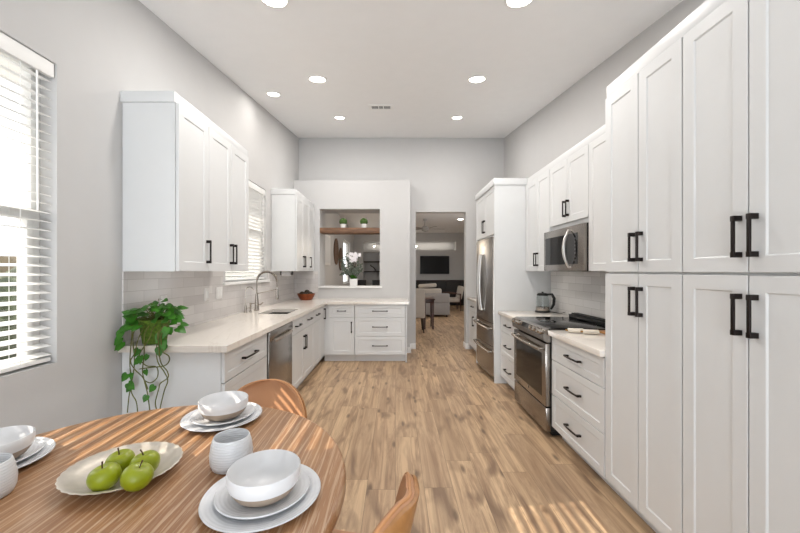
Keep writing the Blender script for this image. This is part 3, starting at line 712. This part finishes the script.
for i, (dx, pl) in enumerate(vines):
    P = [Vector((px_ + dx, py_ - .06, pz_ + .13)), Vector((px_ + dx * 1.1, 2.178, pz_ + .10))] + [Vector((px_ + dx * 1.1 + a, 2.165 - .004 * i, pz_ + b)) for a, b in pl]
    Q = []
    for k in range(len(P) - 1):
        p0, p1, p2, p3 = P[max(k - 1, 0)], P[k], P[k + 1], P[min(k + 2, len(P) - 1)]
        for s_ in range(6):
            u = s_ / 6; Q.append(.5 * ((2 * p1) + (-p0 + p2) * u + (2 * p0 - 5 * p1 + 4 * p2 - p3) * u * u + (-p0 + 3 * p1 - 3 * p2 + p3) * u ** 3))
    Q.append(P[-1]); st.tube([tuple(v) for v in Q], .0034, 6)
for (dx, dz, L) in ((-.075, -.18, .055), (-.045, -.175, .045), (-.07, -.235, .06), (-.05, -.25, .05), (-.005, -.03, .055), (.005, -.07, .055), (.05, -.065, .04), (.035, -.155, .04), (.09, -.25, .05), (.045, -.31, .045), (.12, -.02, .06), (.15, 0, .06), (-.0, -.09, .05)):
    leaf(mb, (px_ + dx, 2.150, pz_ + dz + .02), (rr.uniform(-.7, .7), -.15, -.6), (rr.uniform(-.3, .3), -1, .2), L)
mb.build('foliage', leaf_m, t, angle=60, recalc=False); st.build('vines', vine_m, t, angle=180)

# ------------------------------------------------------------------ dining table and tableware
TZ = .76; tx, ty, TRd = -.80, 1.0, .655
t = thing('dining_table', 'round limed oak dining table with a set of dishes', 'table', (tx, ty, 0))
MB().lathe([(0, TZ), (TRd - .012, TZ), (TRd - .004, TZ - .003), (TRd, TZ - .012), (TRd, TZ - .030), (TRd - .006, TZ - .038), (TRd - .05, TZ - .045), (0, TZ - .045)], (tx, ty, 0), 128).build('tabletop', table_m, t, angle=50)
MB().lathe([(0, TZ - .045), (.22, TZ - .05), (.22, TZ - .08), (.09, TZ - .12), (.075, .45), (.10, .2), (.12, .12), (0, .12)], (tx, ty, 0), 40).build('pedestal', table_m, t)
for k in range(4):
    M = Matrix.Translation((tx, ty, 0)) @ Matrix.Rotation(R(45 + 90 * k), 4, 'Z')
    mb = MB(M); mb.prism([(.06, -.035, .16), (.38, -.035, .05), (.42, -.035, .0), (.35, -.035, .0), (.06, -.035, .06)], (0, .07, 0)); mb.build('foot', table_m, t)

def plate(name, lab, c, r, h, group):
    pr = [(0, .003), (r * .60, .003), (r * .62, 0), (r * .66, .002), (r * .97, h - .002), (r, h), (r * .985, h + .003), (r * .70, .010), (r * .62, .007), (0, .007)]
    o = MB().lathe(pr, (0, 0, 0), 72).build(name, plate_m, angle=60); o.location = c
    return tag(o, lab, 'plate', group)
def ring_ceramic():
    t = NT('ringed_ceramic'); tc = t.add('ShaderNodeTexCoord'); wv = t.add('ShaderNodeTexWave', wave_type='RINGS', rings_direction='Z'); t.link(tc.outputs['Object'], wv.inputs[0])
    wv.inputs['Scale'].default_value = 30; wv.inputs['Distortion'].default_value = .15
    n = t.noise(tc.outputs['Object'], 30, 2)
    t.link(t.ramp(n, [(.3, 'd6d7da'), (.7, 'dddee0')]), t.b.inputs['Base Color']); t.b.inputs['Roughness'].default_value = .25; t.bump(wv.outputs['Fac'], .22, .0015); return t.m
plate_m = ring_ceramic()
def band_ceramic():
    t = NT('ribbed_ceramic'); tc = t.add('ShaderNodeTexCoord'); wv = t.add('ShaderNodeTexWave', wave_type='BANDS', bands_direction='Z'); t.link(tc.outputs['Object'], wv.inputs[0])
    wv.inputs['Scale'].default_value = 42; wv.inputs['Distortion'].default_value = .5
    t.b.inputs['Base Color'].default_value = srgb('d9dadc'); t.b.inputs['Roughness'].default_value = .3; t.bump(wv.outputs['Fac'], .4, .002); return t.m
mug_m = band_ceramic()
def bowl(lab, c):
    b = thing('bowl', lab, 'bowl', c, 'bowls on the dining table')
    OFF[b.name] = Vector((0, 0, 0))
    MB().lathe([(0, .009), (.045, .010), (.070, .022), (.085, .046), (.0895, .070), (.0915, .073), (.0935, .071), (.0935, .050), (.0895, .036), (.0893, .0355)], n=64).build('rim', ceramic_m, b, angle=60)
    MB().lathe([(.0885, .0358), (.084, .026), (.075, .013), (.062, .004), (.056, 0), (0, 0)], n=64).build('foot', taupe_m, b, angle=60)
    return b
PS = [((-.358, .962), 'nearest the camera'), ((-.715, 1.475), 'at the far side of the table near the tan chair'), ((-1.285, 1.125), 'at the left edge of the photo')]
for (c, where) in PS:
    plate('dinner_plate', 'large dinner plate ' + where, (c[0], c[1], TZ), .153, .018, 'dinner plates')
    plate('salad_plate', 'small plate under the bowl ' + where, (c[0], c[1] + .005, TZ + .0085), .122, .017, 'salad plates')
    bowl('white bowl with taupe base ' + where, (c[0] + (.006 if c[0] > -1 else .02), c[1] - .005, TZ + .0170))
def tumbler(lab, c):
    o = MB().lathe([(0, 0), (.046, 0), (.056, .004), (.062, .02), (.0635, .045), (.059, .075), (.0535, .094), (.0515, .096), (.0500, .094), (.056, .07), (.0585, .045), (.056, .018), (.045, .008), (0, .008)], n=56).build('tumbler', mug_m, angle=60)
    o.location = c; tag(o, lab, 'cup', 'cups on the dining table')
tumbler('white ribbed ceramic cup standing in the middle, behind the near bowl', (-.518, 1.125, TZ))
tumbler('white ribbed ceramic cup cut off by the left edge of the photo', (-1.115, .965, TZ))
# platter with scalloped edge
pc = Vector((-.815, 1.07, TZ))
def scal(u, r): return 1 + (.022 * abs(math.sin(u * math.pi * 30)) if r > .143 else 0)
pl = MB().lathe([(0, .004), (.07, .004), (.075, 0), (.085, .002), (.125, .018), (.147, .030), (.151, .033), (.146, .034), (.120, .022), (.085, .009), (0, .008)], (0, 0, 0), 204, sx=1.0, sy=.95, wob=scal).build('platter', silver_m, angle=60)
pl.location = pc; tag(pl, 'round pearly platter with a scalloped rim holding green apples', 'platter')
def apple(lab, c, r, rot):
    a = thing('apple', lab, 'apple', (0, 0, 0), 'green apples on the platter')
    prof = []
    for k in range(25):
        th_ = math.pi * k / 24 - math.pi / 2
        rad = r * (math.cos(th_) * (1 + .08 * math.sin(th_))) ; z = r * .92 * math.sin(th_)
        if k > 17: z -= r * .28 * ((k - 17) / 7) ** 2.0
        if k < 5: z += r * .16 * ((5 - k) / 5) ** 2
        if k in (0, 24): rad = 0
        prof.append((rad, z + r * .78))
    MB().lathe(prof, n=36).build('flesh', apple_m, a, angle=180)
    top = prof[-1][1]
    MB().tube([(0, 0, top - .002), (.002, 0, top + .010), (.005, .001, top + .020)], [.0018, .0016, .0024], 6).build('stem', stem_m, a)
    a.location = c; a.rotation_euler = rot
pz = TZ + .010
apple('green apple at the front left of the platter', (-.803, .992, TZ + .0135), .0385, (R(6), R(-10), 0))
apple('green apple at the front right of the platter', (-.720, .982, TZ + .0175), .0385, (R(10), R(8), 1))
apple('green apple at the back left of the platter', (-.828, 1.078, TZ + .0105), .0375, (R(-6), R(-8), 2))
apple('green apple at the back right of the platter', (-.740, 1.062, TZ + .0120), .0385, (R(-4), R(10), 3))

# ------------------------------------------------------------------ chairs
def chair_geo(t):
    th = .022
    def surf(u, v, off):         # u -1..1 across, v 0..1 from seat front up to back top (faces +Y locally: front = +Y)
        if v < .5:
            q = v / .5; y = .23 - .40 * q; z = .455 - .02 * math.sin(q * math.pi) ; half = .235 - .0 * q
            wrap = .05 * (u * u) * (q ** 1.5); ny, nz = 0, 1
            if q > .7: k = (q - .7) / .3; ny, nz = math.sin(k * .7), math.cos(k * .7)
            p = Vector((u * half, y + wrap * .6, z + wrap + (.055 * max(0, q - .7) / .3) ** 1)); n = Vector((0, ny, nz))
        else:
            q = (v - .5) / .5; a = q * math.pi / 2
            q = 1 - (1 - q) ** 2.4; half = .205 * max(.0, 1 - q ** 3.4) ** .5 + .035; z = .505 + .285 * q
            y = -.17 - .070 * q + .075 * u * u * (half / .25); p = Vector((u * half, y, z)); n = Vector((-u * .45, 1, .15)).normalized()
        return p + n * off
    nu, nv = 23, 33
    def full(a, b):
        u = -1 + 2 * a
        return lambda off: surf(u, b, off)
    for nm, o0, o1, m in (('leather_shell', .0, th, leather_m), ('wood_shell', -.012, -.0005, chairwood_m)):
        mb = MB()
        A = [[mb._v(surf(-1 + 2 * i / (nu - 1), j / (nv - 1), o1)) for j in range(nv)] for i in range(nu)]
        B = [[mb._v(surf(-1 + 2 * i / (nu - 1), j / (nv - 1), o0)) for j in range(nv)] for i in range(nu)]
        for i in range(nu - 1):
            for j in range(nv - 1):
                mb.bm.faces.new([A[i][j], A[i + 1][j], A[i + 1][j + 1], A[i][j + 1]]); mb.bm.faces.new([B[i][j], B[i][j + 1], B[i + 1][j + 1], B[i + 1][j]])
        for i in range(nu - 1):
            mb.bm.faces.new([A[i][0], B[i][0], B[i + 1][0], A[i + 1][0]]); mb.bm.faces.new([A[i][-1], A[i + 1][-1], B[i + 1][-1], B[i][-1]])
        for j in range(nv - 1):
            mb.bm.faces.new([A[0][j], A[0][j + 1], B[0][j + 1], B[0][j]]); mb.bm.faces.new([A[-1][j], B[-1][j], B[-1][j + 1], A[-1][j + 1]])
        mb.build(nm, m, t, angle=60, sub=1)
    mb = MB(); pts = [surf(-1, j / 32, th * .5) for j in range(14, 33)] + [surf(-1 + 2 * i / 20, 1, th * .5) for i in range(1, 20)] + [surf(1, j / 32, th * .5) for j in range(32, 13, -1)]
    mb.tube([tuple(p) for p in pts], .0052, 8); mb.build('piping', plain('piping_tan', 'c08a5c', .5), t, angle=180)
    for sx in (-1, 1):
        for sy in (-1, 1):
            MB().tube([(sx * .14, sy * .13 + .01, .435), (sx * .215, sy * .20 + .01, 0)], [.016, .010], 14).build('leg', chairwood_m, t)
c1 = thing('dining_chair', 'tan leather dining chair pushed in at the far side of the table', 'chair'); chair_geo(c1)
c1['group'] = 'tan leather dining chairs'
ang = math.atan2(1.0 - 1.68, -.80 - -.655) - math.pi / 2
c1.location = (-.698, 1.685, 0); c1.rotation_euler.z = ang
c2 = copy_thing(c1, (-.180, 1.0, 0), 'tan leather dining chair seen edge-on at the right of the table', math.atan2(.28, -.8) - math.pi / 2)

# ------------------------------------------------------------------ pass-through shelf, greenery
tag(MB().box(PT[0] + .001, PT[1] - .001, 5.965, 6.26, 2.015, 2.103, .006).build('wooden_shelf', shelf_m), 'thick rustic wooden shelf across the top of the pass-through', 'shelf')
def topiary(lab, x):
    t = thing('topiary', lab, 'plant', (x, 6.10, 2.103), 'ball topiaries on the wooden shelf')
    MB().lathe([(0, 0), (.042, 0), (.052, .075), (.047, .075), (.045, .06), (0, .06)], (x, 6.10, 2.103), 24).build('pot', pot_m, t)
    MB().ball((x, 6.10, 2.103 + .115), .066, 4, (1, 1, .95), .09, random.Random(5)).build('leaf_ball', moss_m, t, angle=180)
topiary('round ball topiary in a white pot, left one on the shelf', -.895)
topiary('round ball topiary in a white pot, right one on the shelf', -.54)
ox, oy, oz = -.715, 6.10, 1.116
t = thing('orchid_plant', 'white orchid with leafy twigs in a square white pot on the pass-through sill', 'plant', (ox, oy, oz))
MB().box(ox - .062, ox + .062, oy - .062, oy + .062, oz, oz + .125, .005).build('pot', pot_m, t)
lf = MB(); tw = MB(); pe = MB(); gl = MB(); rr = random.Random(21)
for k in range(7):
    a = k * .9; leaf(lf, (ox, oy, oz + .125), (math.cos(a), math.sin(a), .9), (math.cos(a), math.sin(a), -.6), .11)
for s_ in (-1, 1, .2):
    P = [(ox, oy, oz + .12), (ox + .02 * s_, oy, oz + .30), (ox + .03 * s_, oy, oz + .46), (ox + .06 * s_, oy - .01, oz + .56), (ox + .10 * s_, oy - .02, oz + .50)]
    tw.tube(P, .0035, 6)
    for k in range(8):
        f_ = .45 + k * .065; i = min(int(f_ * 4), 3); q = Vector(P[i]).lerp(Vector(P[i + 1]), f_ * 4 - i) + Vector((rr.uniform(-.03, .03), rr.uniform(-.03, .0), rr.uniform(-.05, .02)))
        for m_ in range(5):
            a = m_ * 1.257 + k; leaf(pe, q, (math.cos(a), -.25, math.sin(a)), (0, -1, .0), .035)
for k in range(26):
    a = rr.uniform(-1.15, 1); top = (ox + a * .20 - .02, oy + rr.uniform(-.06, .06), oz + rr.uniform(.14, .55)); mid = (ox + a * .12, oy + rr.uniform(-.04, .04), oz + .22)
    tw.tube([(ox, oy, oz + .11), mid, top], .0032, 5)
    for m_ in range(12):
        f_ = rr.random(); q = Vector(mid).lerp(Vector(top), f_) + Vector((rr.uniform(-.02, .02),) * 3)
        leaf(gl, q, (rr.uniform(-1, 1), rr.uniform(-.6, .2), rr.uniform(-.3, 1)), (0, -1, .3), .030)
lf.build('leaves', leaf_m, t, angle=60, recalc=False); pe.build('blossoms', petal_m, t, angle=60, recalc=False); gl.build('twig_leaves', grey_leaf_m, t, angle=60, recalc=False); tw.build('stems', twig_m, t, angle=180)

# ------------------------------------------------------------------ ceiling lights and vent
def downlight(x, y, lab, zz=None, sl=SL, en=DOWNLIGHT_W, r=.075):
    z = (CZ + sl * y) if zz is None else zz
    t = thing('recessed_ceiling_light', lab, 'ceiling light', (0, 0, 0), 'recessed ceiling lights')
    MB().lathe([(r, .0), (r + .018, -.001), (r + .019, -.006), (r + .002, -.008), (r, -.004)], n=40).build('trim_ring', trim_m, t)
    MB().lathe([(0, -.0035), (r, -.0035), (r, -.001), (0, -.001)], n=40).build('diffuser', diff_m, t)
    l = light('AREA', 'lamp', en, (0, 0, -.012), (0, 0, -1), (1.0, .965, .93), r * 1.7, shape='DISK', parent=t)
    t.location = (x, y, z); t.rotation_euler = (math.atan(sl), 0, 0)
for (x, y, lab) in ((-.80, 2.35, 'recessed ceiling light at the top edge of the photo, left'), (.82, 2.35, 'recessed ceiling light at the top edge of the photo, right'),
                    (-.804, 3.67, 'recessed ceiling light left of centre, second from the camera'), (.84, 3.67, 'recessed ceiling light right of centre, second from the camera'),
                    (-1.405, 4.10, 'recessed ceiling light closest to the left wall, over the sink'), (-.79, 5.03, 'recessed ceiling light nearest the back wall, left'),
                    (.87, 5.03, 'recessed ceiling light nearest the back wall, right')):
    downlight(x, y, lab, r=.065 if y > 4 else .078, en=DOWNLIGHT_W * (.16 if x < -1 else 1.1 if y > 5 else 1))
t = thing('air_vent', 'white rectangular air vent in the kitchen ceiling', 'vent', (0, 0, 0))
mb = MB(); slab(mb, T_, -.16, .16, -.10, .10, -.008, 0, [(-.12, -.035, -.06, .06), (-.025, .025, -.06, .06), (.035, .12, -.06, .06)]); mb.build('grille_frame', trim_m, t)
MB().box(-.125, .125, -.065, .065, -.002, -.0005).build('duct_backing', plain('duct_dark', '4a4846', .8), t)
mb = MB()
for k in range(6): mb.box(-.12, .12, -.0525 + k * .021, -.0500 + k * .021, -.0045, -.003)
mb.build('louvers', trim_m, t)
t.location = (-.186, 4.57, CZ + SL * 4.57 - .001); t.rotation_euler = (math.atan(SL), 0, 0)

# ------------------------------------------------------------------ far rooms
t = thing('television', 'black flat television on the far wall seen through the doorway', 'television', (1.6, 14.46, 1.26))
MB().box(1.0, 2.18, 14.43, 14.47, 1.255, 1.985, .006).build('bezel', dark_m, t); MB().box(1.015, 2.165, 14.4275, 14.431, 1.272, 1.97).build('screen', tv_m, t); MB().box(1.4, 1.8, 14.47, 14.5, 1.5, 1.8).build('mount', dark_m, t)
def media(lab, x0, x1):
    t = thing('media_cabinet', lab, 'cabinet', ((x0 + x1) / 2, 14.3, 0))
    MB().box(x0, x1, 14.15, 14.48, .02, .98, .004).build('body', charcoal_m, t); MB().box(x0 - .01, x1 + .01, 14.13, 14.483, .98, 1.01, .004).build('top', espresso_m, t)
    n = max(1, round((x1 - x0) / .6))
    for k in range(n):
        a = x0 + (x1 - x0) * k / n; MB().box(a + .01, a + (x1 - x0) / n - .01, 14.13, 14.149, .06, .96, .003).build('door', charcoal_m, t)
media('low dark cabinet at the far wall, behind the left of the orchid', -1.56, -1.19)
media('long low dark cabinet under the television', -.92, 3.2)
for z, lab in ((1.75, 'dark wooden shelf in the far wall niche, upper one'), (1.35, 'dark wooden shelf in the far wall niche, lower one')):
    tag(MB().box(-1.305, -.525, 14.53, 14.86, z - .02, z + .02, .003).build('niche_shelf', espresso_m), lab, 'shelf', 'shelves in the far niche')
t = thing('sculpture', 'small dark figurine on the lower niche shelf', 'sculpture', (-.95, 14.65, 1.37))
MB().tube([(-.82, 14.65, 1.39), (-.84, 14.65, 1.45), (-.92, 14.65, 1.53), (-1.0, 14.65, 1.58), (-1.03, 14.65, 1.62)], [.035, .03, .022, .02, .03], 8).build('body', espresso_m, t); MB().box(-.9, -.75, 14.6, 14.7, 1.371, 1.386).build('base', espresso_m, t)
# round wall decor on the left wall
for (y, z, r, lab) in ((10.15, 1.93, .375, 'round dark woven wall hanging, the nearer and higher one'), (10.98, 1.74, .35, 'round dark woven wall hanging, the farther and lower one')):
    M = Matrix.Translation((WL, y, z)) @ Matrix.Rotation(R(90), 4, 'Y'); mb = MB(M)
    mb.lathe([(0, .003), (r * .3, .003), (r * .6, .003), (r * .95, .006), (r, .012), (r, .030), (r * .93, .034), (r * .6, .014), (r * .3, .02), (0, .016)], n=40)
    tag(mb.build('wall_basket', decor_m), lab, 'wall decor', 'round hangings on the left wall')
t = thing('wall_panel', 'tall white framed panel on the left wall just beyond the pass-through', 'wall panel', (WL, 8.7, 1.5))
MB().box(WL + .001, WL + .035, 8.25, 9.15, 1.52, 2.27, .005).build('frame', trim_m, t); MB().box(WL + .035, WL + .039, 8.31, 9.09, 1.58, 2.21).build('panel', ceramic_m, t)
# chandelier over the dining spot
t = thing('chandelier', 'dark linear chandelier with warm bulbs beyond the back wall', 'chandelier', (0, 9.0, 2.0))
MB().box(-.50, .48, 8.985, 9.015, 2.045, 2.065, .003).build('bar', espresso_m, t)
mb = MB(); mb.cyl((-.25, 9, 2.06), (-.25, 9, 3.14), .008, 10); mb.cyl((.25, 9, 2.06), (.25, 9, 3.14), .008, 10); mb.box(-.35, .35, 8.95, 9.05, 3.115, 3.16); mb.build('rod', espresso_m, t)
for k, x in enumerate((-.54, -.27, 0, .27, .52)):
    b = MB().tube([(x, 9, 2.05), (x, 9, 2.02)], .018, 12).build('socket', espresso_m, t); MB().ball((x, 9, 1.998), .022, 3).build('bulb', bulb_m, b, angle=180)
l = light('POINT', 'chandelier_lamp', 18, (0, 9.0, 1.9), (0, 0, -1), (1, .86, .68)); l.data.shadow_soft_size = .3; l.parent = t; l.location = (0, 0, -.12)
# ceiling fan
fxx, fyy = .95, 11.5; fanm = plain('fan_metal', 'b4b3b2', .45, .2); cz = 3.25 - (fyy - 6.44) * .34 / 8.56
t = thing('ceiling_fan', 'grey ceiling fan in the room beyond the doorway', 'ceiling fan', (fxx, fyy, 2.7))
MB().lathe([(0, 0), (.07, 0), (.06, -.05), (0, -.06)], (fxx, fyy, cz + .01), 24).build('canopy', fanm, t); MB().cyl((fxx, fyy, cz - .04), (fxx, fyy, 2.78), .014, 12).build('downrod', fanm, t)
MB().lathe([(0, .12), (.05, .11), (.11, .06), (.12, 0), (.10, -.03), (.08, -.06), (0, -.09)], (fxx, fyy, 2.72), 28).build('motor', fanm, t)
for k in range(5):
    M = Matrix.Translation((fxx, fyy, 2.735)) @ Matrix.Rotation(R(8 + 72 * k), 4, 'Z') @ Matrix.Rotation(R(10), 4, 'X'); mb = MB(M)
    mb.prism([(.10, -.03, 0), (.30, -.06, 0), (.64, -.055, 0), (.66, 0, 0), (.64, .055, 0), (.30, .06, 0), (.10, .03, 0)], (0, 0, .008)); mb.build('blade', plain('fan_blade', '8f8b87', .5), t)
downlight(2.10, 11.5, 'recessed ceiling light in the room beyond the doorway', zz=cz - .001, sl=-.04, en=7, r=.09)
downlight(.6, 8.0, 'recessed ceiling light above the dining spot beyond the wall', zz=3.187, sl=-.04, en=6, r=.08)
# sofa
t = thing('sofa', 'grey sofa seen from behind through the doorway', 'sofa', (.85, 11.05, 0))
MB().box(-.2, 1.62, 10.6, 11.5, .06, .42, .03, 3).build('frame', sofa_m, t); MB().box(-.2, 1.62, 10.6, 10.82, .40, .70, .04, 3).build('backrest', sofa_m, t)
for x in (-.2, 1.42): MB().box(x, x + .2, 10.83, 11.5, .40, .60, .03, 3).build('armrest', sofa_m, t)
for a in (.03, .72): MB().box(a, a + .68, 10.83, 11.48, .42, .55, .04, 3).build('seat_cushion', sofa_m, t)
for a in (.05, .75):
    MB().box(a, a + .66, 10.84, 11.0, .56, .84, .05, 3).build('back_cushion', cream_m, t)
for x in (-.12, 1.54):
    for y in (10.68, 11.42): MB().cyl((x, y, 0), (x, y, .06), .025, 12).build('leg', espresso_m, t)
M = Matrix.Translation((.98, 10.92, .925)) @ Matrix.Rotation(R(-4), 4, 'Y'); mb = MB(M); mb.box(-.28, .28, -.06, .06, -.06, .06, .045, 3); tag(mb.build('throw_pillow', cream_m), 'pale throw pillow tilted along the top of the sofa', 'pillow')
# armchair
t = thing('armchair', 'cream armchair with dark wooden arms beyond the sofa', 'armchair', (2.1, 12.5, 0))
MB().box(1.68, 2.24, 12.2, 12.8, .30, .44, .04, 3).build('seat', cream_m, t)
mb = MB(Matrix.Translation((2.20, 12.5, .40)) @ Matrix.Rotation(R(12), 4, 'Y')); mb.box(-.06, .08, -.29, .29, 0, .46, .05, 3); mb.build('backrest', cream_m, t)
for y in (12.17, 12.83):
    MB().tube([(1.70, y, .60), (1.94, y, .61), (2.24, y, .58)], .018, 8).build('armrest', walnut_m, t)
    for x in (1.71, 2.22): MB().tube([(x, y, .60), (x, y, 0)], .017, 8).build('leg', walnut_m, t)
# side table and dining chair in the doorway
t = thing('side_table', 'small dark wooden table with tapered legs beyond the doorway', 'table', (.77, 8.6, 0))
MB().box(.645, .93, 8.36, 8.90, .685, .72, .004).build('tabletop', walnut_m, t); MB().box(.665, .91, 8.385, 8.87, .62, .685, .002).build('apron', walnut_m, t)
for x in (.69, .885):
    for y in (8.41, 8.85): MB().tube([(x, y, .62), (x, y, 0)], [.036, .024], 4).build('leg', walnut_m, t)
t = thing('upholstered_chair', 'cream upholstered chair with dark legs at the left of the doorway', 'chair', (.38, 8.1, 0))
MB().box(.16, .64, 7.93, 8.34, .32, .50, .03, 3).build('seat', cream_m, t)
MB().box(.14, .655, 7.84, 7.93, .33, .99, .035, 3).build('backrest', cream_m, t)
for x in (.19, .60):
    for y in (7.89, 8.29): MB().tube([(x, y, .33), (x + (.03 if x > .4 else 0), y, 0)], [.024, .014], 8).build('leg', espresso_m, t)
